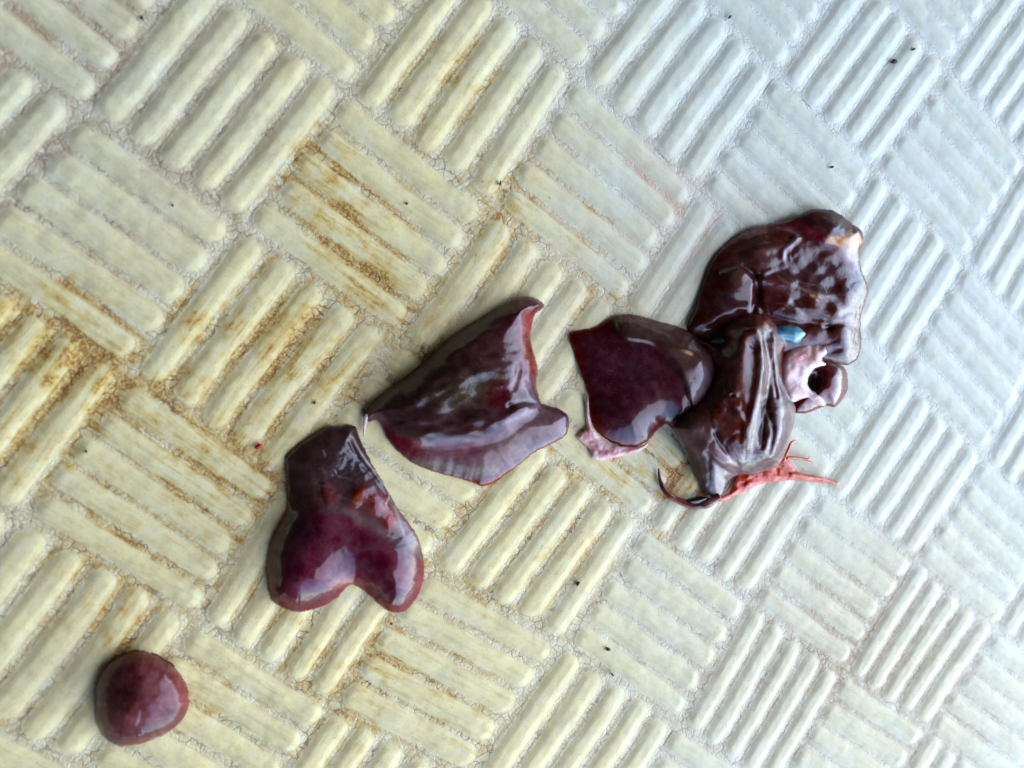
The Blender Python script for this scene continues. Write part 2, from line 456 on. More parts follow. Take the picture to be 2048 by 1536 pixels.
# ------------------------------------------------------------------ tissue material
def tissue_material(name, rough=.3, sss=.12, coat=.75, bump=.5, streak=0.0, coat_rough=.022, radius=(.004, .0012, .0008), film=.5, sat=1.22, val=1.2):
    T = NT(name); p = T.p
    tc = T.n('ShaderNodeTexCoord').outputs['Object']
    c = T.attr('tint').outputs['Color']
    n1 = T.noise(tc, 300, 5, .6).outputs['Fac']; n2 = T.noise(tc, 1300, 4, .6).outputs['Fac']
    hs = T.n('ShaderNodeHueSaturation'); T.l(c, hs.inputs['Color'])
    T.l(T.ramp(n1, .3, .7, .50 * val, .78 * val), hs.inputs['Value']); hs.inputs['Saturation'].default_value = sat
    c2 = T.mix(T.math('MULTIPLY', T.ramp(n2, .52, .75), .10), hs.outputs[0], (0.14, 0.06, 0.05))
    mv = T.n('ShaderNodeMapping'); T.l(warped(T, tc, 120, .006), mv.inputs['Vector']); mv.inputs['Scale'].default_value = (520, 2600, 900); mv.inputs['Rotation'].default_value = (0, 0, .5)
    fib = T.noise(mv.outputs[0], 1.0, 3, .6).outputs['Fac']
    c2 = T.mix(T.math('MULTIPLY', T.ramp(fib, .56, .72), .22), c2, T.mix(.5, c2, (0.30, 0.17, 0.14)))
    big = T.noise(tc, 110, 4, .6).outputs['Fac']
    hb = T.n('ShaderNodeHueSaturation'); T.l(c2, hb.inputs['Color']); T.l(T.ramp(big, .32, .68, .78, 1.25), hb.inputs['Value']); T.l(T.ramp(n1, .3, .7, 1.12, .88), hb.inputs['Saturation'])
    T.l(hb.outputs[0], p.inputs['Base Color'])
    T.l(T.ramp(T.noise(tc, 240, 4, .6).outputs['Fac'], .48, .72, coat_rough, .09), p.inputs['Coat Roughness'])
    p.inputs['Roughness'].default_value = rough
    p.inputs['Specular IOR Level'].default_value = .12
    p.inputs['Subsurface Weight'].default_value = sss
    p.inputs['Subsurface Radius'].default_value = radius; p.inputs['Subsurface Scale'].default_value = 1.0
    p.inputs['Coat Weight'].default_value = coat; p.inputs['Coat Roughness'].default_value = coat_rough
    p.inputs['Coat IOR'].default_value = 1.36
    # surface: soft undulation; wet film: patchy, with crisp small wrinkles in places
    wet = T.attr('wrinkle').outputs['Fac']
    h = T.math('ADD', T.math('MULTIPLY', T.noise(tc, 170, 2, .5).outputs['Fac'], .55), T.math('MULTIPLY', n1, .12))
    b = T.n('ShaderNodeBump'); b.inputs['Strength'].default_value = bump; b.inputs['Distance'].default_value = .0003
    T.l(h, b.inputs['Height']); T.l(b.outputs[0], p.inputs['Normal'])
    film_ = T.math('MULTIPLY', T.math('MULTIPLY', T.noise(warped(T, tc, 300, .003), 420, 3, .5, .3).outputs['Fac'], wet), film * 1.3)
    film_ = T.math('ADD', film_, T.math('MULTIPLY', T.noise(warped(T, tc, 600, .002), 760, 2, .5).outputs['Fac'], T.math('ADD', T.math('MULTIPLY', wet, .14), .07)))
    hc = T.math('ADD', T.math('MULTIPLY', T.noise(tc, 150, 2, .5).outputs['Fac'], .5), film_)
    hc = T.math('ADD', hc, T.math('MULTIPLY', T.math('MULTIPLY', n2, wet), .035))
    bc = T.n('ShaderNodeBump'); bc.inputs['Strength'].default_value = min(1, bump * 1.3); bc.inputs['Distance'].default_value = .00028
    T.l(hc, bc.inputs['Height']); T.l(bc.outputs[0], p.inputs['Coat Normal'])
    return T.m


# ------------------------------------------------------------------ soft tissue sheets
def zoomer(x0, y0, s):
    return lambda pts: [(x0 + x / s, y0 + y / s) for x, y in pts]


ZA = zoomer(1100, 380, 2.327); ZB = zoomer(700, 560, 3.4917); ZC = zoomer(480, 820, 3.4905); ZD = zoomer(120, 1240, 5.189)


def spline(pts, closed=True, n=8):
    P = np.array(pts, float); m_ = len(P); out = []
    R = range(m_) if closed else range(m_ - 1)
    for i in R:
        if closed: p0, p1, p2, p3 = P[i - 1], P[i], P[(i + 1) % m_], P[(i + 2) % m_]
        else: p0, p1, p2, p3 = P[max(i - 1, 0)], P[i], P[i + 1], P[min(i + 2, m_ - 1)]
        for t in np.arange(n) / n:
            out.append(.5 * ((2 * p1) + (-p0 + p2) * t + (2 * p0 - 5 * p1 + 4 * p2 - p3) * t * t + (-p0 + 3 * p1 - 3 * p2 + p3) * t ** 3))
    if not closed: out.append(P[-1])
    return np.array(out)


def seg_dist(X, Y, L, closed=False):
    """distance to a polyline, nearest point and arc parameter 0..1"""
    P = np.array(L, float)
    A = P if closed else P[:-1]; B = np.roll(P, -1, 0) if closed else P[1:]
    best = np.full(X.shape, 1e9); nx = np.zeros(X.shape); ny = np.zeros(X.shape); par = np.zeros(X.shape)
    ln = np.linalg.norm(B - A, axis=1); cum = np.concatenate([[0], np.cumsum(ln)])
    for q, (a, b) in enumerate(zip(A, B)):
        d_ = b - a; l2 = max(d_ @ d_, 1e-9)
        t = np.clip(((X - a[0]) * d_[0] + (Y - a[1]) * d_[1]) / l2, 0, 1)
        qx = a[0] + t * d_[0]; qy = a[1] + t * d_[1]
        dd = np.hypot(X - qx, Y - qy); s_ = dd < best
        best = np.where(s_, dd, best); nx = np.where(s_, qx, nx); ny = np.where(s_, qy, ny)
        par = np.where(s_, (cum[q] + t * ln[q]) / cum[-1], par)
    return best, nx, ny, par


def inside(X, Y, P):
    r = np.zeros(X.shape, bool); n = len(P)
    for i in range(n):
        (x1, y1), (x2, y2) = P[i], P[(i + 1) % n]
        if y1 == y2: continue
        c = ((y1 > Y) != (y2 > Y)) & (X < (x2 - x1) * (Y - y1) / (y2 - y1) + x1)
        r ^= c
    return r


def line_w(X, Y, pts, wd, taper=.0):
    d_, _, _, t = seg_dist(X, Y, spline(pts, False, 5))
    e = np.exp(-(d_ / wd) ** 2)
    if taper: e = e * np.clip(np.minimum(t, 1 - t) / taper, 0, 1) ** .5
    return e


def blob_w(X, Y, x, y, rx, ry, ang=0, pw=1.0):
    c, s_ = math.cos(math.radians(ang)), math.sin(math.radians(ang))
    a = (X - x) * c + (Y - y) * s_; b = -(X - x) * s_ + (Y - y) * c
    return np.exp(-((a / rx) ** 2 + (b / ry) ** 2) ** pw)


def flap_w(X, Y, pts, soft):
    """1 inside a closed region, soft border"""
    P = spline(pts); d_, *_ = seg_dist(X, Y, P, True)
    sd = np.where(inside(X, Y, P), d_, -d_)
    return sstep(-soft, soft, sd)


def sheet(name, outline, mat, hfun, cfun, parent=None, R=40, thick=6, edge_z=.9, step=2.5, base=None, wfun=None, rnd=.2, under=None):
    """closed soft body: outline in photograph pixels, heights in mm"""
    O = spline(outline)
    O = O + 1.5 * np.stack([fbm(O[:, 0] / 9, O[:, 1] / 9, 91, 3), fbm(O[:, 0] / 9, O[:, 1] / 9, 95, 3)], -1) * min(1, R / 12)
    x0, y0 = O.min(0) - step; x1, y1 = O.max(0) + step
    gx = np.arange(x0, x1 + step, step); gy = np.arange(y0, y1 + step, step)
    X, Y = np.meshgrid(gx, gy, indexing='ij')
    d_, nx, ny, _ = seg_dist(X, Y, O, True)
    ins = inside(X, Y, O)
    cin = inside(X[:-1, :-1] + step / 2, Y[:-1, :-1] + step / 2, O)
    snap = (~ins) | (d_ < step * .45)
    X = np.where(snap, nx, X); Y = np.where(snap, ny, Y); d_ = np.where(snap, 0, d_)
    t = np.clip(d_ / R, 0, 1)
    prof = (1 - (1 - t) ** 2); prof = rnd * np.sqrt(prof) + (1 - rnd) * prof
    zb = np.full(X.shape, edge_z) if base is None else base(X, Y)
    zt = zb + thick * prof + hfun(X, Y, d_) * (1 - (1 - np.clip(d_ / min(55, R), 0, 1)) ** 2)
    zt = np.maximum(zt, zb + .02 + .5 * prof)
    zu = zb - np.minimum(.25 + .0 * d_, 10) - (under if under is not None else .5) * sstep(0, R, d_)
    idx = np.arange(X.size).reshape(X.shape)
    q = np.stack([idx[:-1, :-1], idx[:-1, 1:], idx[1:, 1:], idx[1:, :-1]], -1)[cin]
    used, inv = np.unique(q, return_inverse=True); F = inv.reshape(-1, 4)
    PX, PY, ZT, ZU, DD = (A.ravel()[used] for A in (X, Y, zt, zu, d_))
    top = unproj(PX, PY, ZT * MM)
    # the underside follows the upper outline on the ground, pulled in a little
    bot = unproj(PX, PY, ZT * MM); bot[:, 2] = np.maximum(ZU, .15) * MM
    bot[:, 2] = np.minimum(bot[:, 2], top[:, 2] - 1e-5)
    n = len(used)
    # boundary edges -> wall
    E = np.concatenate([F[:, [0, 1]], F[:, [1, 2]], F[:, [2, 3]], F[:, [3, 0]]])
    key = np.sort(E, 1); _, first, cnt = np.unique(key[:, 0] * 10 ** 7 + key[:, 1], return_index=True, return_counts=True)
    be = E[first[cnt == 1]]
    # orientation: top faces must look up
    a, b_, c_ = top[F[:, 0]], top[F[:, 1]], top[F[:, 2]]
    up = np.cross(b_ - a, c_ - a)[:, 2].mean() > 0
    if not up: F = F[:, ::-1]; be = be[:, ::-1]
    FB = F[:, ::-1] + n
    WL = np.stack([be[:, 1], be[:, 0], be[:, 0] + n, be[:, 1] + n], -1)
    o = new_mesh(name, np.concatenate([top, bot]), np.concatenate([F, FB, WL]), mat, parent)
    C = cfun(PX, PY, DD); C = np.clip(C * (1 + np.array([.10, -.08, .12])[None] * np.clip(1 - (C.max(1) - .15) / .1, 0, 1)[:, None] * (mat.name == 'liver_flesh')) + .002, 0, 1); cattr(o.data, 'tint', np.concatenate([C, C]))
    W = np.full(len(PX), .3) if wfun is None else wfun(PX, PY, DD)
    fattr(o.data, 'wrinkle', np.concatenate([W, W]))
    return o


def lay(C, wgt, colr, k=1.0):
    wgt = np.clip(wgt * k, 0, 1)[:, None]
    return C * (1 - wgt) + np.array(colr)[None] * wgt


def flat(X, c): return np.tile(np.array(c, float), (len(X), 1))


def tube(name, pts, rad, mat, colr, parent, zs, nseg=8):
    """tapering strand laid on the deck: pts in pixels, rad and zs in mm"""
    P = spline(pts, False, 6); n = len(P); t = np.linspace(0, 1, n)
    r = np.interp(t, np.linspace(0, 1, len(rad)), rad) * MM; z = np.interp(t, np.linspace(0, 1, len(zs)), zs) * MM
    r = r * (1 + .18 * vnoise(t * 14, t * 3, 44))
    C = unproj(P[:, 0], P[:, 1], z)
    V, F = [], []
    for i in range(n):
        d_ = C[min(i + 1, n - 1)] - C[max(i - 1, 0)]; d_ /= np.linalg.norm(d_)
        s_ = np.cross(d_, [0, 0, 1]); s_ /= np.linalg.norm(s_); u_ = np.cross(s_, d_)
        for k in range(nseg):
            an = 2 * math.pi * k / nseg
            V.append(C[i] + r[i] * (math.cos(an) * s_ + .8 * math.sin(an) * u_))
    for i in range(n - 1):
        for k in range(nseg):
            F.append([i * nseg + k, i * nseg + (k + 1) % nseg, (i + 1) * nseg + (k + 1) % nseg, (i + 1) * nseg + k])
    V.append(C[0]); V.append(C[-1]); a = len(V) - 2
    for k in range(0, nseg, 2):
        F.append([a, (k + 2) % nseg, k + 1, k]); F.append([a + 1, (n - 1) * nseg + k, (n - 1) * nseg + k + 1, (n - 1) * nseg + (k + 2) % nseg])
    o = new_mesh(name, V, F, mat, parent)
    cc = np.array(colr, float)
    if cc.ndim == 1: cc = np.stack([cc, cc])
    tt = np.concatenate([np.repeat(t, nseg), [0, 1]])
    C3 = np.stack([np.interp(tt, np.linspace(0, 1, len(cc)), cc[:, q]) for q in range(3)], -1)
    cattr(o.data, 'tint', C3); fattr(o.data, 'wrinkle', np.full(len(V), .3))
    return o


def root(name, px, py, label, cat, group=None):
    o = bpy.data.objects.new(name, None); col.objects.link(o)
    o.empty_display_size = .005
    tag(o, label, cat, group)
    return o


def at_base(o, px, py):
    """put the Empty at the thing's base and keep the parts where they are"""
    p = unproj(np.array([px]), np.array([py]), 1 * MM)[0]
    o.location = Vector(p)
    for c in [c for c in col.objects if c.parent == o]: c.matrix_parent_inverse = Matrix.Translation(-Vector(p))


deck = build_deck()

M_LIVER = tissue_material('liver_flesh')
M_PALE = tissue_material('pale_tissue', rough=.25, sss=.5, bump=.28, sat=1.1, val=1.6)
M_ROUND = tissue_material('round_organ_skin', rough=.38, sss=.15, coat=.45, bump=.35, sat=1.0, val=1.35)
M_GALL = tissue_material('gallbladder_wall', rough=.2, sss=.25, bump=.2, radius=(.0008, .002, .0025), val=1.5)

MAROON = (0.100, 0.016, 0.019); DARK = (0.032, 0.010, 0.012); BROWN = (0.070, 0.030, 0.020)
TAUPE = (0.150, 0.095, 0.085); RED = (0.20, 0.022, 0.018); PALE = (0.42, 0.30, 0.27)

# ------------------------------------------------------------------ 1 round organ
def h1(X, Y, d_):
    x, y = X, Y
    return .5 * fbm(X / 60, Y / 60, 5, 3) - .25 * line_w(X, Y, ZD([(1060, 900), (1120, 960), (1200, 1060)]), 3.0)


def c1(X, Y, d_):
    C = flat(X, (0.140, 0.024, 0.026))
    C = lay(C, sstep(22, 0, d_), (0.17, 0.034, 0.022), .8)
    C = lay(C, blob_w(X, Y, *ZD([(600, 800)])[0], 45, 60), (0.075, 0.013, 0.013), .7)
    C = lay(C, line_w(X, Y, ZD([(830, 950), (820, 1020), (790, 1090)]), 2.2), (0.34, 0.24, 0.24), .6)
    C = lay(C, line_w(X, Y, ZD([(1090, 570), (1110, 620), (1150, 640)]), 1.6), (0.30, 0.20, 0.20), .5)
    C = lay(C, blob_w(X, Y, *ZD([(825, 600)])[0], 4, 3.5), (0.012, 0.004, 0.004), 1)
    C = lay(C, blob_w(X, Y, *ZD([(660, 420)])[0], 4, 3), (0.03, 0.006, 0.006), .8)
    C = lay(C, blob_w(X, Y, *ZD([(500, 940)])[0], 5, 5), (0.22, 0.09, 0.09), .6)
    return C


rd = root('round_organ', 0, 0, 'small round glossy maroon organ lying alone at the lower left of the stained deck', 'organ')
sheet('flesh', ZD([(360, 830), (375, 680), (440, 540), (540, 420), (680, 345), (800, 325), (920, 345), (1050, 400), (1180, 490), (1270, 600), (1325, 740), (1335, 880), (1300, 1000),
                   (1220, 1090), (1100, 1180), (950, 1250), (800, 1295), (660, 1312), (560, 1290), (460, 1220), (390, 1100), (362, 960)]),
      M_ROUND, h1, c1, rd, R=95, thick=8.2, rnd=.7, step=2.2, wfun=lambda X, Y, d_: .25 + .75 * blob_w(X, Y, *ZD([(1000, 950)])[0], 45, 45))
at_base(rd, 285, 1400)

# ------------------------------------------------------------------ 2 heart shaped liver piece
def h2(X, Y, d_):
    body = flap_w(X, Y, ZC([(150, 760), (340, 735), (430, 700), (560, 695), (700, 725), (820, 770), (940, 850), (1100, 950), (1400, 1050), (1400, 1600), (0, 1600), (0, 900)]), 18)
    h = 1.1 * body
    h += 1.6 * blob_w(X, Y, *ZC([(450, 1080)])[0], 85, 95) + 1.1 * blob_w(X, Y, *ZC([(1080, 1150)])[0], 60, 80)
    h -= 1.2 * blob_w(X, Y, *ZC([(790, 1130)])[0], 38, 60)
    h -= .9 * blob_w(X, Y, *ZC([(740, 420)])[0], 38, 45)
    h += .8 * blob_w(X, Y, *ZC([(615, 610)])[0], 22, 24) + 1.0 * blob_w(X, Y, *ZC([(825, 600)])[0], 30, 15, -50) + 1.3 * blob_w(X, Y, *ZC([(965, 640)])[0], 26, 30)
    h += .7 * blob_w(X, Y, *ZC([(1055, 770)])[0], 16, 24, 20)
    h += .9 * line_w(X, Y, ZC([(790, 180), (850, 310), (950, 440), (1035, 580), (1020, 650)]), 3.5) - .8 * line_w(X, Y, ZC([(770, 220), (830, 340), (920, 450), (1000, 580)]), 5)
    h -= .3 * line_w(X, Y, ZC([(540, 500), (550, 600), (580, 690)]), 8)
    h += .35 * fbm(X / 9, Y / 9, 8, 3) * blob_w(X, Y, *ZC([(740, 400)])[0], 50, 60)
    return h + .25 * fbm(X / 30, Y / 30, 6, 3)


def c2(X, Y, d_):
    C = flat(X, (0.066, 0.036, 0.028))
    body = flap_w(X, Y, ZC([(150, 790), (340, 735), (430, 700), (560, 695), (700, 725), (820, 770), (940, 850), (1100, 950), (1400, 1050), (1400, 1600), (0, 1600), (0, 900)]), 10)
    C = lay(C, body, (0.105, 0.027, 0.033))
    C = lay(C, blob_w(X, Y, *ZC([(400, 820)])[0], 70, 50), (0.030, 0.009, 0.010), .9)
    C = lay(C, sstep(26, 0, d_) * sstep(1030, 1130, Y), (0.17, 0.018, 0.026), .9)
    C = lay(C, sstep(14, 0, d_) * (Y > 1020), (0.22, 0.035, 0.035), .7)
    C = lay(C, blob_w(X, Y, *ZC([(780, 1210)])[0], 26, 14), (0.42, 0.16, 0.14), .9)
    C = lay(C, sstep(12, 0, d_) * sstep(860, 980, Y) * sstep(640, 600, X), (0.09, 0.008, 0.006), .9)
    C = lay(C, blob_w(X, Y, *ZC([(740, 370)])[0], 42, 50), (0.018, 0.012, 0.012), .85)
    C = lay(C, blob_w(X, Y, *ZC([(610, 600)])[0], 18, 22), (0.14, 0.035, 0.025), .9)
    C = lay(C, blob_w(X, Y, *ZC([(830, 600)])[0], 24, 12, -55), (0.20, 0.040, 0.022), .9)
    C = lay(C, blob_w(X, Y, *ZC([(970, 650)])[0], 22, 24), (0.17, 0.03, 0.025), .9)
    C = lay(C, blob_w(X, Y, *ZC([(1055, 760)])[0], 12, 18), (0.38, 0.02, 0.012), .95)
    # clear membrane band over the top edge of the body and along the right side
    C = lay(C, line_w(X, Y, ZC([(600, 690), (740, 700), (880, 790), (1000, 860), (1150, 960)]), 10), (0.135, 0.088, 0.07), .75)
    C = lay(C, flap_w(X, Y, ZC([(1050, 600), (1180, 790), (1250, 900), (1285, 1050), (1210, 1000), (1130, 880), (1080, 740)]), 6), (0.22, 0.16, 0.14), .8)
    C = lay(C, line_w(X, Y, ZC([(775, 180), (850, 310), (950, 440), (1040, 580), (1020, 650)]), 2.2), (0.33, 0.27, 0.23), .8)
    C = lay(C, line_w(X, Y, ZC([(1080, 680), (1120, 790), (1150, 880)]), 2.2), (0.42, 0.30, 0.24), .7)
    C = lay(C, line_w(X, Y, ZC([(550, 510), (560, 600), (590, 680)]), 1.8), (0.16, 0.10, 0.08), .8)
    for q in range(10):
        x = 520 + 40 * (q % 5) + 17 * math.sin(q * 5.1); y = 380 + 26 * q
        C = lay(C, line_w(X, Y, ZC([(x, y), (x + 60, y + 20 * math.sin(q)), (x + 130, y + 40)]), 1.0), (0.14, 0.10, 0.075), .45)
    C = lay(C, line_w(X, Y, ZC([(580, 280), (595, 320)]), 1.4), (0.3, 0.33, 0.36), .8)
    return C


ht = root('liver_piece', 0, 0, 'heart shaped liver piece with two smooth purple lobes and a dark narrow upper end', 'liver')
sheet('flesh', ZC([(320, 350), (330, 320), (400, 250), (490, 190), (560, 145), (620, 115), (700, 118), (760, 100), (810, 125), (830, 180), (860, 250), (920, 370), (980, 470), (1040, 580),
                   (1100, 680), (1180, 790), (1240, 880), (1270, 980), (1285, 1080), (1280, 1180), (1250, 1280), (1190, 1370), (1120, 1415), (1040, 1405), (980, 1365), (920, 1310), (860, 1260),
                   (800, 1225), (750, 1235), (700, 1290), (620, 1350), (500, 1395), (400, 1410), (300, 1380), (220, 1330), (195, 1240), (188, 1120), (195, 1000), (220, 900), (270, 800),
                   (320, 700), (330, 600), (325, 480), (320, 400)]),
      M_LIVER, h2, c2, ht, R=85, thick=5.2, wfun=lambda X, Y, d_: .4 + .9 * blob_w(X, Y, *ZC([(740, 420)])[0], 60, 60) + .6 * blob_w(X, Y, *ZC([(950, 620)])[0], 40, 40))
at_base(ht, 690, 1050)

# ------------------------------------------------------------------ 3 wedge shaped liver piece
def h3(X, Y, d_):
    facet = flap_w(X, Y, ZB([(200, 1010), (350, 1085), (500, 1115), (700, 1130), (860, 1125), (1050, 1050), (1200, 960), (1330, 900), (1700, 850), (1700, 1700), (100, 1700)]), 19)
    h = 2.3 * (1 - facet)
    h += 1.5 * facet * sstep(700, 1050, Y) * 0
    h += 1.6 * blob_w(X, Y, *ZB([(560, 690)])[0], 95, 55, -35)
    h -= 1.4 * line_w(X, Y, ZB([(1340, 870), (1230, 850), (1120, 880)]), 7, .0)
    h += .9 * line_w(X, Y, ZB([(1290, 500), (1250, 640), (1290, 740), (1320, 830)]), 6)
    h -= .8 * line_w(X, Y, ZB([(1180, 560), (1170, 680), (1130, 780)]), 7, .2)
    h += .8 * line_w(X, Y, ZB([(1320, 150), (1280, 230)]), 5)
    h += 1.0 * fbm(X / 40, Y / 24, 12, 2) * (1 - facet) * sstep(5, 30, d_)
    h -= 1.0 * sstep(20, 60, d_) * 0
    return h + .4 * fbm(X / 45, Y / 45, 13, 2)


def c3(X, Y, d_):
    C = flat(X, (0.062, 0.026, 0.022))
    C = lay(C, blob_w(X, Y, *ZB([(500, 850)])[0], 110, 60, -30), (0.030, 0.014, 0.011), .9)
    C = lay(C, blob_w(X, Y, *ZB([(850, 760)])[0], 70, 30, -20), (0.050, 0.040, 0.016), .9)
    C = lay(C, blob_w(X, Y, *ZB([(330, 990)])[0], 50, 30), (0.055, 0.028, 0.022), .6)
    C = lay(C, blob_w(X, Y, *ZB([(1150, 250)])[0], 45, 40), (0.13, 0.05, 0.045), .8)
    C = lay(C, line_w(X, Y, ZB([(1250, 260), (1220, 400), (1240, 520), (1270, 620)]), 17), (0.24, 0.055, 0.042), .9)
    C = lay(C, blob_w(X, Y, *ZB([(1060, 800)])[0], 26, 28), (0.085, 0.008, 0.012), .9)
    C = lay(C, blob_w(X, Y, *ZB([(1200, 720)])[0], 22, 34), (0.24, 0.15, 0.14), .7)
    C = lay(C, line_w(X, Y, ZB([(1080, 1030), (1120, 980), (1220, 950), (1310, 890)]), 7), (0.36, 0.24, 0.27), .7)
    facet = flap_w(X, Y, ZB([(200, 1010), (350, 1085), (500, 1115), (700, 1130), (860, 1125), (1050, 1050), (1200, 960), (1330, 900), (1700, 850), (1700, 1700), (100, 1700)]), 9)
    C = lay(C, facet, (0.170, 0.105, 0.088), .95)
    C = lay(C, facet * blob_w(X, Y, *ZB([(330, 1140)])[0], 75, 42, 30), (0.11, 0.015, 0.018), .95)
    C = lay(C, facet * blob_w(X, Y, *ZB([(760, 1180)])[0], 60, 20, 10), (0.14, 0.04, 0.045), .8)
    C = lay(C, facet * line_w(X, Y, ZB([(450, 1275), (620, 1290), (800, 1330), (1000, 1340)]), 9), (0.27, 0.20, 0.15), .75)
    for q in range(7):
        y = 1150 + 25 * q
        C = lay(C, facet * line_w(X, Y, ZB([(600 + 60 * q, y + 40), (850 + 40 * q, y + 10), (1150 + 20 * q, y - 70)]), 2.5), (0.24, 0.16, 0.13), .22)
    C = lay(C, line_w(X, Y, ZB([(1400, 885), (1490, 930), (1520, 1010)]), 8), (0.060, 0.020, 0.024), .9)
    C = lay(C, line_w(X, Y, ZB([(820, 1400), (920, 1430), (1040, 1385), (1130, 1320)]), 7), (0.23, 0.025, 0.028), .9)
    C = lay(C, line_w(X, Y, ZB([(130, 890), (110, 950)]), 9), (0.22, 0.10, 0.09), .9)
    C = lay(C, line_w(X, Y, ZB([(1160, 120), (1250, 120), (1330, 160)]), 3), (0.30, 0.17, 0.16), .6)
    C = lay(C, sstep(5, 0, d_), (0.17, 0.08, 0.07), .5)
    return C


wd = root('liver_piece', 0, 0, 'wedge shaped dark liver piece with a pointed tip and a taupe lower face', 'liver')
sheet('flesh', ZB([(95, 945), (130, 890), (200, 810), (300, 735), (420, 650), (540, 545), (640, 455), (760, 360), (880, 285), (1000, 215), (1080, 165), (1150, 125), (1240, 115),
                   (1310, 135), (1350, 165), (1345, 200), (1300, 235), (1275, 290), (1262, 400), (1280, 490), (1300, 560), (1312, 640), (1300, 730), (1320, 800), (1340, 860), (1400, 880),
                   (1470, 905), (1520, 945), (1530, 1000), (1515, 1070), (1470, 1115), (1380, 1160), (1270, 1220), (1170, 1300), (1100, 1350), (1050, 1390), (980, 1425), (920, 1440),
                   (830, 1405), (700, 1370), (560, 1330), (440, 1280), (370, 1230), (300, 1160), (250, 1090), (225, 1020), (180, 980), (130, 990)]),
      M_LIVER, h3, c3, wd, R=72, thick=4.7, base=lambda X, Y: .9 + 1.6 * sstep(820, 1160, X), wfun=lambda X, Y, d_: .5 + 3.0 * blob_w(X, Y, *ZB([(850, 650)])[0], 125, 70, -35) - .2 * (Y > 900))
tube('strand', ZB([(120, 935), (105, 985), (100, 1040), (95, 1090)]), [.7, .5, .45, .2], M_PALE, (0.62, 0.48, 0.48), wd, [2.2, 1.9, 1.7, 1.6])
at_base(wd, 930, 800)

# ------------------------------------------------------------------ 4 the large liver with gallbladder
lv = root('whole_liver', 0, 0, 'large folded brown liver with blue gallbladder and red shreds at its lower edge', 'liver')

# 4a left lobe
def h4(X, Y, d_):
    h = 2.2 * sstep(1180, 1420, X)
    h += 1.5 * flap_w(X, Y, ZA([(300, 560), (430, 560), (640, 620), (820, 760), (800, 950), (690, 1040), (655, 980), (625, 880), (570, 785), (470, 712), (340, 680)]), 5)
    h += .5 * line_w(X, Y, ZA([(340, 680), (470, 715), (570, 790), (630, 890), (660, 990)]), 19, .35)
    h -= .9 * blob_w(X, Y, *ZA([(330, 850)])[0], 70, 60)
    h += .9 * blob_w(X, Y, *ZA([(400, 1060)])[0], 45, 38)
    h += 1.0 * line_w(X, Y, ZA([(360, 600), (500, 650), (640, 760), (740, 870)]), 22)
    return h + .3 * fbm(X / 40, Y / 40, 31, 2)


def c4(X, Y, d_):
    C = flat(X, (0.060, 0.014, 0.016))
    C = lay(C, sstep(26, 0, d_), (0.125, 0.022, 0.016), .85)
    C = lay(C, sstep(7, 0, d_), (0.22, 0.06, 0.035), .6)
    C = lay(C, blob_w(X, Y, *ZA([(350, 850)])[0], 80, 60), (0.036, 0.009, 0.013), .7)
    C = lay(C, flap_w(X, Y, ZA([(300, 600), (430, 590), (640, 650), (790, 760), (760, 900), (670, 990), (630, 880), (570, 780), (470, 705), (340, 680)]), 8), (0.085, 0.050, 0.034), .9)
    C = lay(C, flap_w(X, Y, ZA([(640, 850), (770, 820), (750, 930), (670, 985)]), 8), (0.20, 0.17, 0.16), .45)
    C = lay(C, line_w(X, Y, ZA([(490, 900), (520, 1000), (560, 1080)]), 6), (0.10, 0.07, 0.05), .5)
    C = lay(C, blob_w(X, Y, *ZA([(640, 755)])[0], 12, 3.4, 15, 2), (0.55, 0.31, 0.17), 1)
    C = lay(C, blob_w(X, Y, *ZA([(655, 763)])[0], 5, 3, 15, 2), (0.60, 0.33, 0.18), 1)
    return C


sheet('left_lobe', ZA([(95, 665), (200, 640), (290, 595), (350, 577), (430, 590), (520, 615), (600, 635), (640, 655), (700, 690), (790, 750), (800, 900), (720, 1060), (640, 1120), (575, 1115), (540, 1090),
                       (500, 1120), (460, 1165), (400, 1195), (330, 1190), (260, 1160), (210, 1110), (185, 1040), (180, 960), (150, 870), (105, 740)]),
      M_LIVER, h4, c4, lv, R=80, thick=4.2, wfun=lambda X, Y, d_: .45 + .3 * sstep(1320, 1360, X))

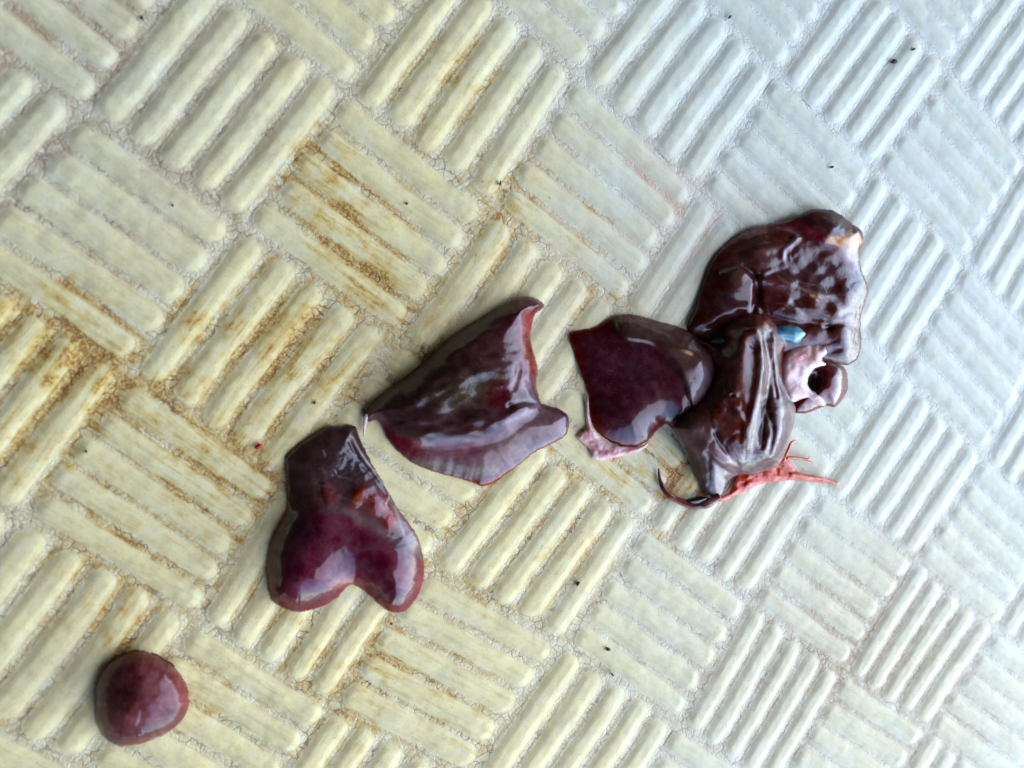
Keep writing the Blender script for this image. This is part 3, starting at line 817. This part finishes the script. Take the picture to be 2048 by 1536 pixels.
# 4b right lobe
def h5(X, Y, d_):
    L = lambda p: ZA(p)
    h = 1.2 * blob_w(X, Y, *L([(1150, 450)])[0], 110, 110)
    h -= 2.0 * blob_w(X, Y, *L([(830, 640)])[0], 55, 24, -12)
    h += 1.7 * blob_w(X, Y, *L([(875, 440)])[0], 30, 36) + 1.5 * blob_w(X, Y, *L([(980, 300)])[0], 42, 28, -25)
    h -= 1.09 * line_w(X, Y, L([(780, 375), (880, 345), (950, 395), (965, 470), (945, 560)]), 6.5)
    h -= 0.61 * line_w(X, Y, L([(900, 360), (970, 400), (1080, 350), (1100, 280)]), 5.8)
    h += 0.88 * line_w(X, Y, L([(1150, 225), (1090, 290), (1085, 350), (1000, 390)]), 5.8)
    h -= 1.5 * blob_w(X, Y, *L([(1270, 370)])[0], 62, 42, 20)
    h += 1.09 * line_w(X, Y, L([(990, 420), (1080, 410), (1180, 470), (1290, 500), (1340, 560)]), 11.6)
    h += 1.2 * blob_w(X, Y, *L([(1100, 530)])[0], 40, 22, 10)
    h -= 0.54 * line_w(X, Y, L([(1130, 520), (1200, 580), (1290, 610)]), 5.8)
    h += 1.0 * blob_w(X, Y, *L([(1250, 560)])[0], 32, 14, 20)
    h -= 0.88 * line_w(X, Y, L([(960, 460), (985, 550), (1060, 600), (1180, 620), (1300, 640)]), 7.2)
    h += 1.2 * blob_w(X, Y, *L([(1400, 530)])[0], 22, 30) - 0.61 * line_w(X, Y, L([(1360, 580), (1420, 560), (1450, 575)]), 5.8)
    h += 1.6 * blob_w(X, Y, *L([(1370, 700)])[0], 32, 38) - 0.75 * line_w(X, Y, L([(1290, 640), (1360, 620), (1440, 640)]), 6.5)
    h -= 0.61 * line_w(X, Y, L([(1290, 760), (1360, 740), (1430, 790)]), 5.8)
    h -= 0.68 * line_w(X, Y, L([(1110, 170), (1200, 220), (1300, 290), (1420, 370)]), 8.7)
    h += 1.2 * blob_w(X, Y, *L([(1330, 170)])[0], 45, 26, 25) + 0.54 * line_w(X, Y, L([(1280, 250), (1370, 300), (1440, 370)]), 11.6)
    h += 0.34 * line_w(X, Y, L([(850, 260), (1000, 200), (1150, 210)]), 8.7) - 0.41 * line_w(X, Y, L([(870, 300), (1000, 230), (1120, 225)]), 7.2)
    h -= .30 * (1 - np.abs(fbm(X / 60, Y / 44, 34, 2)) * 2.6).clip(0, 1) ** 2 + .12 * fbm(X / 17, Y / 17, 38, 2) * sstep(1480, 1560, X)
    return h + .8 * fbm(X / 38, Y / 30, 33, 2)


def c5(X, Y, d_):
    L = lambda p: ZA(p)
    C = flat(X, (0.080, 0.022, 0.016))
    C = lay(C, blob_w(X, Y, *L([(830, 560)])[0], 80, 60), (0.045, 0.015, 0.014), .8)  # deep shadow at the lower left put into the colour
    C = lay(C, blob_w(X, Y, *L([(960, 290)])[0], 60, 40), (0.090, 0.048, 0.032), .7)
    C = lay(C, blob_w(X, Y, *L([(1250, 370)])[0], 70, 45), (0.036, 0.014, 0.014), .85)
    C = lay(C, line_w(X, Y, L([(750, 340), (830, 260), (950, 185), (1100, 155)]), 9), (0.12, 0.035, 0.045), .8)
    C = lay(C, line_w(X, Y, L([(950, 190), (1010, 170)]), 5), (0.30, 0.10, 0.09), .7)
    C = lay(C, line_w(X, Y, L([(1110, 170), (1200, 185), (1280, 240)]), 8), (0.27, 0.07, 0.08), .75)
    C = lay(C, line_w(X, Y, L([(1150, 225), (1090, 290), (1085, 350), (1000, 395)]), 3), (0.30, 0.25, 0.28), .6)  # pale ridge; its violet highlight is put into the colour
    C = lay(C, line_w(X, Y, L([(790, 375), (880, 350), (950, 400), (965, 470)]), 2), (0.22, 0.17, 0.14), .6)
    C = lay(C, blob_w(X, Y, *L([(860, 400)])[0], 18, 14), (0.12, 0.075, 0.035), .7)
    C = lay(C, line_w(X, Y, L([(1060, 400), (1120, 440), (1230, 480), (1330, 500)]), 3.2), (0.19, 0.14, 0.09), .7)
    C = lay(C, blob_w(X, Y, *L([(1330, 160)])[0], 40, 20, 25), (0.050, 0.030, 0.025), .85)
    e = fbm(X / 9, Y / 9, 51, 3) * 8
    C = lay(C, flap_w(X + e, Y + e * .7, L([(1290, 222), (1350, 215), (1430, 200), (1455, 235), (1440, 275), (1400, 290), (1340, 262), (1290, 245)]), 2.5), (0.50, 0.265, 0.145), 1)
    C = lay(C, flap_w(X, Y, L([(1300, 280), (1440, 280), (1450, 400), (1380, 350)]), 8), (0.20, 0.12, 0.11), .75)
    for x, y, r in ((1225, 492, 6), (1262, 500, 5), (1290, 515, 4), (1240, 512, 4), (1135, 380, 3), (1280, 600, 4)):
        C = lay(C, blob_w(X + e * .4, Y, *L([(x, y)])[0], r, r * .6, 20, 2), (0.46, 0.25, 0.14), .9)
    C = lay(C, line_w(X, Y, L([(1450, 280), (1475, 440), (1475, 500), (1450, 600)]), 8), (0.13, 0.035, 0.03), .8)
    C = lay(C, blob_w(X, Y, *L([(1380, 720)])[0], 35, 35), (0.115, 0.05, 0.045), .8)
    for q in range(14):
        a = rng.uniform(960, 1420); b = rng.uniform(420, 640)
        C = lay(C, line_w(X, Y, L([(a, b), (a + rng.uniform(20, 60), b + rng.uniform(-12, 20)), (a + rng.uniform(60, 110), b + rng.uniform(-15, 40))]), 1.1), (0.19, 0.13, 0.10), .5)
    return C


sheet('right_lobe', ZA([(640, 640), (680, 540), (720, 400), (750, 330), (800, 270), (870, 215), (950, 175), (1030, 155), (1110, 140), (1200, 95), (1270, 88), (1330, 100), (1400, 150), (1450, 190),
                        (1455, 240), (1440, 290), (1450, 370), (1475, 440), (1475, 500), (1450, 580), (1445, 650), (1450, 700), (1440, 770), (1400, 810), (1360, 815), (1290, 800), (1200, 790),
                        (1050, 800), (900, 800), (760, 740), (690, 690)]),
      M_LIVER, h5, c5, lv, R=55, thick=4.2, base=lambda X, Y: .9 + 2.8 * sstep(1380, 1760, X), wfun=lambda X, Y, d_: .9 + .9 * sstep(1480, 1560, X))

# 4c gallbladder, running beneath the middle lobe
def cg(X, Y, d_):
    C = flat(X, (0.085, 0.185, 0.24))
    C = lay(C, sstep(9, 0, d_), (0.13, 0.27, 0.32), .7)
    C = lay(C, .5 + .5 * fbm(X / 14, Y / 14, 61, 3), (0.12, 0.27, 0.32), .5)
    C = lay(C, line_w(X, Y, ZA([(1090, 640), (1150, 650), (1190, 680)]), 2), (0.16, 0.38, 0.42), .6)
    return C


sheet('gallbladder', ZA([(745, 705), (800, 680), (900, 640), (1040, 618), (1100, 612), (1165, 622), (1210, 650), (1210, 685), (1150, 728), (1095, 722), (900, 735), (790, 735)]),
      M_GALL, lambda X, Y, d_: .2 * fbm(X / 20, Y / 20, 62), cg, lv, R=24, thick=4.0, base=lambda X, Y: 2.4 + 2.2 * sstep(1400, 1600, X))

# 4d small lower right lobe and pale connective tissue round a hole
def c6(X, Y, d_):
    C = flat(X, (0.115, 0.024, 0.022))
    C = lay(C, sstep(10, 0, d_), (0.20, 0.05, 0.04), .6)
    C = lay(C, blob_w(X, Y, *ZA([(1215, 890)])[0], 24, 26), (0.018, 0.006, 0.010), 1)  # shade inside the hole painted into the colour
    return C


sheet('caudate_lobe', ZA([(1180, 830), (1280, 790), (1370, 825), (1388, 890), (1380, 950), (1330, 1008), (1290, 1005), (1250, 1018), (1200, 1037), (1145, 1035), (1130, 990), (1150, 900)]),
      M_LIVER, lambda X, Y, d_: -3.4 * blob_w(X, Y, *ZA([(1226, 895)])[0], 15, 25, 25, 1.2) + .9 * blob_w(X, Y, *ZA([(1340, 900)])[0], 18, 30), c6, lv, R=42, thick=4.0)


def cc(X, Y, d_):
    C = flat(X, (0.68, 0.45, 0.42))
    C = lay(C, .5 + .6 * fbm(X / 9, Y / 14, 71, 3), (0.40, 0.19, 0.16), .6)
    C = lay(C, blob_w(X, Y, *ZA([(1180, 760)])[0], 34, 24), (0.30, 0.12, 0.08), .75)
    C = lay(C, blob_w(X, Y, *ZA([(1172, 787)])[0], 12, 7), (0.42, 0.03, 0.04), .9)
    C = lay(C, blob_w(X, Y, *ZA([(1250, 715)])[0], 34, 22), (0.19, 0.075, 0.065), .85)
    C = lay(C, blob_w(X, Y, *ZA([(1180, 870)])[0], 20, 20), (0.68, 0.52, 0.50), .7)
    for q in range(16):
        a = 1100 + 160 * rng.rand(); b = 740 + 220 * rng.rand()
        C = lay(C, line_w(X, Y, ZA([(a, b), (a + 35, b - 30), (a + 80, b - 50)]), 1.3), (0.72, 0.60, 0.58), .6)
    return C


sheet('connective_tissue', ZA([(1085, 790), (1105, 745), (1160, 715), (1215, 685), (1255, 668), (1300, 676), (1330, 715), (1310, 755), (1268, 785), (1285, 812), (1240, 828), (1208, 862), (1198, 902),
                               (1222, 935), (1262, 955), (1282, 1000), (1245, 1000), (1190, 975), (1130, 985), (1088, 950), (1080, 860)]),
      M_PALE, lambda X, Y, d_: .45 * fbm(X / 17, Y / 24, 72, 2) + .5, cc, lv, R=16, thick=.9, base=lambda X, Y: 5.0 - 1.6 * sstep(740, 800, Y), wfun=lambda X, Y, d_: .8 + 0 * X)

# 4e middle folded lobe, lying over the others
def h7(X, Y, d_):
    L = ZA
    h = 1.3 * line_w(X, Y, L([(950, 610), (900, 700), (890, 850), (880, 1000), (870, 1150)]), 24)
    h += 1.44 * line_w(X, Y, L([(960, 640), (985, 720), (985, 850), (965, 960), (935, 1080), (915, 1200)]), 10.0)
    h -= 1.05 * line_w(X, Y, L([(1000, 700), (1020, 800), (1020, 920), (1000, 1040), (985, 1190)]), 6.9)
    h += 1.12 * line_w(X, Y, L([(1045, 680), (1050, 780), (1060, 880), (1080, 960)]), 7.5)
    h -= 0.72 * line_w(X, Y, L([(1035, 800), (1045, 900), (1055, 960)]), 3.8)
    h += 2.2 * blob_w(X, Y, *L([(1080, 1110)])[0], 21, 62, 5)
    h -= 0.96 * line_w(X, Y, L([(1020, 1040), (1040, 1120), (1020, 1220)]), 5.0)
    h += 1.12 * line_w(X, Y, L([(745, 1190), (800, 1250), (880, 1290)]), 15.0) - 1.04 * line_w(X, Y, L([(730, 1230), (790, 1290), (860, 1320)]), 5.0)
    h -= 0.88 * line_w(X, Y, L([(900, 1310), (850, 1250), (800, 1190), (770, 1130)]), 5.6)
    h -= 0.96 * line_w(X, Y, L([(650, 1010), (700, 1080), (790, 1180)]), 17.5) * 0
    h += 0.96 * line_w(X, Y, L([(655, 1010), (760, 930), (830, 800)]), 11.2)
    h += .9 * blob_w(X, Y, *L([(845, 950)])[0], 12, 9) - 1.3 * blob_w(X, Y, *L([(848, 955)])[0], 4.5, 3.5)
    h += 1.0 * blob_w(X, Y, *L([(980, 640)])[0], 40, 22) - 0.64 * line_w(X, Y, L([(830, 650), (900, 690), (960, 740)]), 5.0) * .6
    h += 0.56 * line_w(X, Y, L([(860, 1010), (905, 1090), (900, 1180)]), 6.2)
    h -= 3.0 * sstep(*[930, 1000], Y) * blob_w(X, Y, *L([(770, 1400)])[0], 60, 40)
    h -= .28 * (1 - np.abs(fbm(X / 36, Y / 56, 74, 2)) * 2.6).clip(0, 1) ** 2 + .12 * fbm(X / 16, Y / 20, 75, 2)
    return h + .65 * fbm(X / 32, Y / 40, 73, 2)


def c7(X, Y, d_):
    L = ZA
    C = flat(X, (0.085, 0.028, 0.020))
    C = lay(C, flap_w(X, Y, L([(560, 1000), (700, 1060), (800, 1200), (860, 1320), (780, 1440), (690, 1390), (600, 1200)]), 12), (0.105, 0.066, 0.050), .9)
    C = lay(C, blob_w(X, Y, *L([(850, 760)])[0], 30, 20), (0.040, 0.026, 0.018), .7)
    C = lay(C, line_w(X, Y, L([(830, 640), (920, 590), (1010, 600), (1080, 680)]), 10), (0.15, 0.065, 0.050), .8)
    C = lay(C, line_w(X, Y, L([(950, 650), (900, 850), (890, 1050), (880, 1180)]), 8), (0.125, 0.038, 0.022), .7)
    C = lay(C, line_w(X, Y, L([(1010, 640), (1025, 760), (1030, 900), (1000, 1060), (980, 1180)]), 8), (0.15, 0.095, 0.075), .7)
    C = lay(C, line_w(X, Y, L([(985, 760), (965, 900), (960, 1000), (945, 1100)]), 2.5), (0.26, 0.19, 0.14), .5)
    C = lay(C, line_w(X, Y, L([(1000, 1020), (1015, 1080), (1010, 1130)]), 2.2), (0.42, 0.34, 0.22), .6)
    C = lay(C, blob_w(X, Y, *L([(1085, 1110)])[0], 20, 55, 5), (0.17, 0.14, 0.13), .65)
    C = lay(C, blob_w(X, Y, *L([(1065, 735)])[0], 10, 10), (0.10, 0.016, 0.014), .8)
    C = lay(C, line_w(X, Y, L([(1110, 1000), (1130, 1060), (1110, 1170), (1050, 1290)]), 4), (0.28, 0.23, 0.17), .7)
    C = lay(C, blob_w(X, Y, *L([(800, 1235)])[0], 28, 14, 35), (0.14, 0.05, 0.045), .85)
    # silvery fibres fanning out of the lower fold
    for q in range(15):
        a = math.radians(-150 + q * 12); r = 80 + 40 * (q % 3)
        C = lay(C, line_w(X, Y, L([(900, 1300), (900 + r * .5 * math.cos(a) + 5, 1300 + r * .5 * math.sin(a)), (905 + r * math.cos(a), 1300 + r * math.sin(a))]), 1.5), (0.32, 0.27, 0.21), .35)
    C = lay(C, blob_w(X, Y, *L([(930, 1280)])[0], 34, 16), (0.20, 0.15, 0.115), .6)
    C = lay(C, line_w(X, Y, L([(870, 1340), (820, 1400), (790, 1440)]), 5), (0.24, 0.19, 0.15), .7)
    C = lay(C, line_w(X, Y, L([(820, 1240), (790, 1330), (770, 1420)]), 9), (0.20, 0.12, 0.10), .7)
    C = lay(C, line_w(X, Y, L([(570, 1090), (620, 1200), (690, 1380)]), 3), (0.20, 0.16, 0.12), .6)
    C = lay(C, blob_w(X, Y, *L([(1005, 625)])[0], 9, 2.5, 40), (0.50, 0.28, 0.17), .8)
    for q in range(22):
        a = rng.uniform(760, 1000); b = rng.uniform(650, 1150)
        C = lay(C, line_w(X, Y, L([(a, b), (a + rng.uniform(-20, 20), b + 30), (a + rng.uniform(-30, 30), b + 70)]), .9), (0.20, 0.16, 0.13), .5)
    return C


sheet('middle_lobe', ZA([(800, 715), (815, 650), (865, 603), (940, 577), (1000, 582), (1050, 615), (1090, 665), (1107, 715), (1088, 760), (1082, 860), (1105, 940), (1140, 1000), (1137, 1080), (1115, 1160),
                         (1085, 1250), (1040, 1297), (960, 1322), (870, 1333), (840, 1355), (815, 1402), (780, 1442), (745, 1427), (705, 1388), (660, 1290), (620, 1200), (590, 1150), (575, 1100),
                         (620, 1040), (650, 1008), (720, 950), (755, 890), (765, 820), (735, 745), (690, 700), (750, 715)]),
      M_LIVER, h7, c7, lv, R=52, thick=6.2, base=lambda X, Y: 4.2 - 3.0 * sstep(870, 960, Y) + 1.3 * sstep(1380, 1600, X), under=3.0, wfun=lambda X, Y, d_: 1.6 - .7 * sstep(900, 960, Y))

# 4f pink membrane fringe at the left lobe
def cp(X, Y, d_):
    C = flat(X, (0.60, 0.32, 0.30)); C = lay(C, .5 + .6 * fbm(X / 12, Y / 8, 81, 3), (0.72, 0.52, 0.46), .7)
    return lay(C, line_w(X, Y, ZA([(180, 1100), (200, 1200), (290, 1225), (400, 1200)]), 4), (0.50, 0.17, 0.18), .6)


sheet('membrane', ZA([(175, 950), (185, 1040), (200, 1100), (250, 1165), (330, 1192), (420, 1192), (470, 1165), (420, 1215), (330, 1240), (260, 1255), (200, 1252), (180, 1200), (130, 1150), (170, 1110), (165, 1040)]),
      M_PALE, lambda X, Y, d_: .35 * fbm(X / 9, Y / 9, 82, 3), cp, lv, R=9, thick=.75, step=1.8, base=lambda X, Y: 1.25 + 0 * X, wfun=lambda X, Y, d_: .8 + 0 * X)

# 4g red shredded tissue at the lower edge
def cr(X, Y, d_):
    C = flat(X, (0.50, 0.060, 0.040)); C = lay(C, .45 + .8 * fbm(X / 20, Y / 4, 84, 3), (0.66, 0.27, 0.17), .7)
    return lay(C, blob_w(X, Y, *ZA([(900, 1370)])[0], 30, 10, -20), (0.42, 0.03, 0.04), .7)


sheet('red_tissue', ZA([(770, 1440), (840, 1400), (880, 1320), (1000, 1290), (1060, 1260), (1090, 1235), (1130, 1285), (1150, 1310), (1230, 1330), (1335, 1358), (1335, 1372), (1250, 1362), (1150, 1350),
                        (1060, 1355), (980, 1367), (900, 1405), (850, 1428), (800, 1450)]),
      M_PALE, lambda X, Y, d_: .5 * fbm(X / 14, Y / 7, 85, 3), cr, lv, R=12, thick=.7, step=1.8, base=lambda X, Y: 1.3 + 0 * X, wfun=lambda X, Y, d_: .7 + 0 * X)
tube('shred', ZA([(1085, 1260), (1110, 1200), (1125, 1172), (1148, 1165)]), [.9, .5, .35, .1], M_PALE, (0.55, 0.14, 0.09), lv, [2.2, 2.0, 1.8, 1.8])
tube('shred', ZA([(1100, 1245), (1150, 1247), (1200, 1258), (1228, 1272)]), [.7, .45, .35, .1], M_PALE, (0.58, 0.16, 0.08), lv, [2.2, 2.0, 1.8, 1.8])
tube('shred', ZA([(1180, 1250), (1203, 1250), (1207, 1235)]), [.3, .25, .08], M_PALE, (0.58, 0.16, 0.08), lv, [1.9, 1.9, 1.9])
tube('shred', ZA([(1120, 1320), (1200, 1335), (1270, 1345), (1342, 1368)]), [.6, .6, .5, .2], M_PALE, (0.60, 0.20, 0.13), lv, [2.2, 2.1, 2.0, 1.8])

# 4h dark strand with a clot
tube('vessel_strand', ZA([(505, 1295), (515, 1360), (550, 1415), (610, 1450), (680, 1468), (740, 1455), (790, 1425)]), [.25, .8, 1.0, 1.1, 1.5, 1.7, 1.2], M_LIVER,
     [(0.20, 0.06, 0.035), (0.10, 0.018, 0.015), (0.22, 0.06, 0.05), (0.22, 0.07, 0.055), (0.05, 0.01, 0.01), (0.28, 0.11, 0.10), (0.22, 0.10, 0.09)], lv, [1.6, 1.7, 1.8, 1.9, 2.2, 2.4, 2.8])
sheet('blood_clot', ZA([(640, 1448), (660, 1432), (700, 1425), (735, 1432), (722, 1452), (690, 1465), (655, 1463)]), M_LIVER, lambda X, Y, d_: 0 * X,
      lambda X, Y, d_: flat(X, (0.014, 0.005, 0.005)), lv, R=8, thick=1.6, step=1.5, base=lambda X, Y: 2.2 + 0 * X)
at_base(lv, 1450, 740)


# ------------------------------------------------------------------ unseen canvas overhead, added to block the sky and darken reflections
def added_shade_awning():
    T = NT('added_awning_canvas'); tc = T.n('ShaderNodeTexCoord').outputs['Object']
    n = T.noise(tc, 40, 4).outputs['Fac']; T.l(T.mix(n, (0.05, 0.05, 0.045), (0.08, 0.075, 0.065)), T.p.inputs['Base Color'])
    T.p.inputs['Roughness'].default_value = .9
    n = 28
    gx = np.concatenate([[-1.72, -1.70, -1.66], np.linspace(-1.6, .92, n - 3)])
    gy = np.concatenate([[-1.72, -1.70, -1.66], np.linspace(-1.6, 1.5, n - 6), [1.56, 1.6, 1.62]])
    X, Y = np.meshgrid(gx, gy, indexing='ij')
    # canvas sagging a little, curtains hanging to the deck on three sides, a wavy free edge on the open side
    X = X + np.where(np.arange(n)[:, None] == n - 1, .05 * np.sin(Y * 7) + .03 * np.sin(Y * 17), 0)
    Z = 1.10 - .04 * np.abs(np.sin(X * 3.1)) - .02 * np.cos(Y * 2)
    k = np.arange(n); fall = np.array([0.0, .5, .92])
    fx = np.ones(n); fx[:3] = fall; fy = np.ones(n); fy[:3] = fall; fy[-3:] = fall[::-1]
    Z = Z * np.minimum(fx[:, None], fy[None]) + .01
    P = np.stack([X, Y, Z], -1).reshape(-1, 3)
    i = np.arange(n * n).reshape(n, n)
    F = np.stack([i[:-1, :-1], i[1:, :-1], i[1:, 1:], i[:-1, 1:]], -1).reshape(-1, 4)
    o = new_mesh('added_shade_awning', P, F, T.m); md = o.modifiers.new('cloth', 'SOLIDIFY'); md.thickness = .004
    o['kind'] = 'structure'


added_shade_awning()


def far_ground():  # unseen floor beyond the deck, added to close a bright gap in reflections
    T = NT('worn_deck_paint'); tc = T.n('ShaderNodeTexCoord').outputs['Object']
    n = T.noise(tc, 12, 5).outputs['Fac']; T.l(T.mix(n, (0.60, 0.58, 0.46), (0.68, 0.67, 0.58)), T.p.inputs['Base Color'])
    T.p.inputs['Roughness'].default_value = .65
    g = np.linspace(-9, 9, 13); X, Y = np.meshgrid(g, g, indexing='ij')
    P = np.stack([X, Y, 0 * X - .003], -1).reshape(-1, 3); i = np.arange(169).reshape(13, 13)
    o = new_mesh('ground', P, np.stack([i[:-1, :-1], i[1:, :-1], i[1:, 1:], i[:-1, 1:]], -1).reshape(-1, 4), T.m)
    o['kind'] = 'structure'


far_ground()

# ------------------------------------------------------------------ small things on the deck
def deck_z(px, py): return 1.2 * MM


def speck(name, px, py, rx, ry, ang, zz, mat, colr, label, cat, group=None, seed=0):
    r = np.random.RandomState(seed)
    n = 9
    pts = [(px + (rx * math.cos(2 * math.pi * k / n) * math.cos(ang) - ry * math.sin(2 * math.pi * k / n) * math.sin(ang)) * r.uniform(.75, 1.25),
            py + (rx * math.cos(2 * math.pi * k / n) * math.sin(ang) + ry * math.sin(2 * math.pi * k / n) * math.cos(ang)) * r.uniform(.75, 1.25)) for k in range(n)]
    o = sheet(name, pts, mat, lambda X, Y, d_: .25 * fbm(X / 2.5, Y / 2.5, seed) * (zz > .4), lambda X, Y, d_: flat(X, colr), None, R=min(rx, ry), thick=zz, step=1.0, base=lambda X, Y: 1.15 + 0 * X, under=.6)
    return tag(o, label, cat, group)


def grit_material():
    T = NT('dark_grit'); tc = T.n('ShaderNodeTexCoord').outputs['Object']
    n = T.noise(tc, 3000, 3).outputs['Fac']; T.l(T.mix(n, (0.012, 0.014, 0.010), (0.055, 0.05, 0.035)), T.p.inputs['Base Color'])
    T.p.inputs['Roughness'].default_value = .8
    return T.m


M_GRIT = grit_material()
speck('blood_drop', 516, 893, 8, 5, -.4, .45, M_GALL, (0.42, 0.012, 0.008), 'small bright red blood drop on the stained deck left of the heart shaped piece', 'blood drop', seed=2)
for k, (x, y, rx, ry, a, lb) in enumerate([
    (1790, 122, 8, 6, .3, 'largest dark grit crumb, on a white rib in the upper right'),
    (1665, 334, 5, 4, .3, 'tiny dark crumb on a white rib above the big liver'),
    (814, 407, 4, 4, 0, 'round black crumb on a yellowed rib above the wedge shaped piece'),
    (345, 411, 4, 3, .5, 'black crumb on a cream rib in the upper left quarter'),
    (1217, 1299, 6, 5, .2, 'dark crumb on a cream rib near the bottom, right of the middle'),
    (783, 1248, 4, 4, 0, 'black crumb just below the right lobe of the heart shaped piece'),
    (1225, 1350, 5, 3, .8, 'brownish crumb on the same cream rib as the dark crumb, lower down'),
    (172, 903, 4, 4, 0, 'grey crumb at the head of a stained rib near the left edge'),
    (1461, 33, 3, 5, .4, 'dark sliver on a white rib at the top edge'),
    (1157, 1168, 3, 7, .6, 'thin dark seed husk in a groove below the big liver'),
    (1001, 366, 3, 8, .25, 'thin brown seed husk above the wedge shaped piece'),
    (283, 35, 6, 5, .6, 'grey crumb in a grimy groove near the upper left corner'),
    (727, 820, 4, 4, 0, 'black crumb touching the pointed tip of the wedge shaped piece'),
    (1829, 98, 4, 3, 0, 'greenish crumb right of the largest grit crumb'),
    (630, 806, 3, 5, .5, 'dark sliver in a yellow groove left of the wedge shaped piece')]):
    speck('grit_crumb', x, y, rx * .68, ry * .68, a, .8 if rx > 4 else .5, M_GRIT, (0.03, 0.03, 0.02), lb, 'crumb', 'dark crumbs scattered on the deck', seed=20 + k)
print('triangles about', sum(len(o.data.polygons) * 2 for o in sc.objects if o.type == 'MESH'))
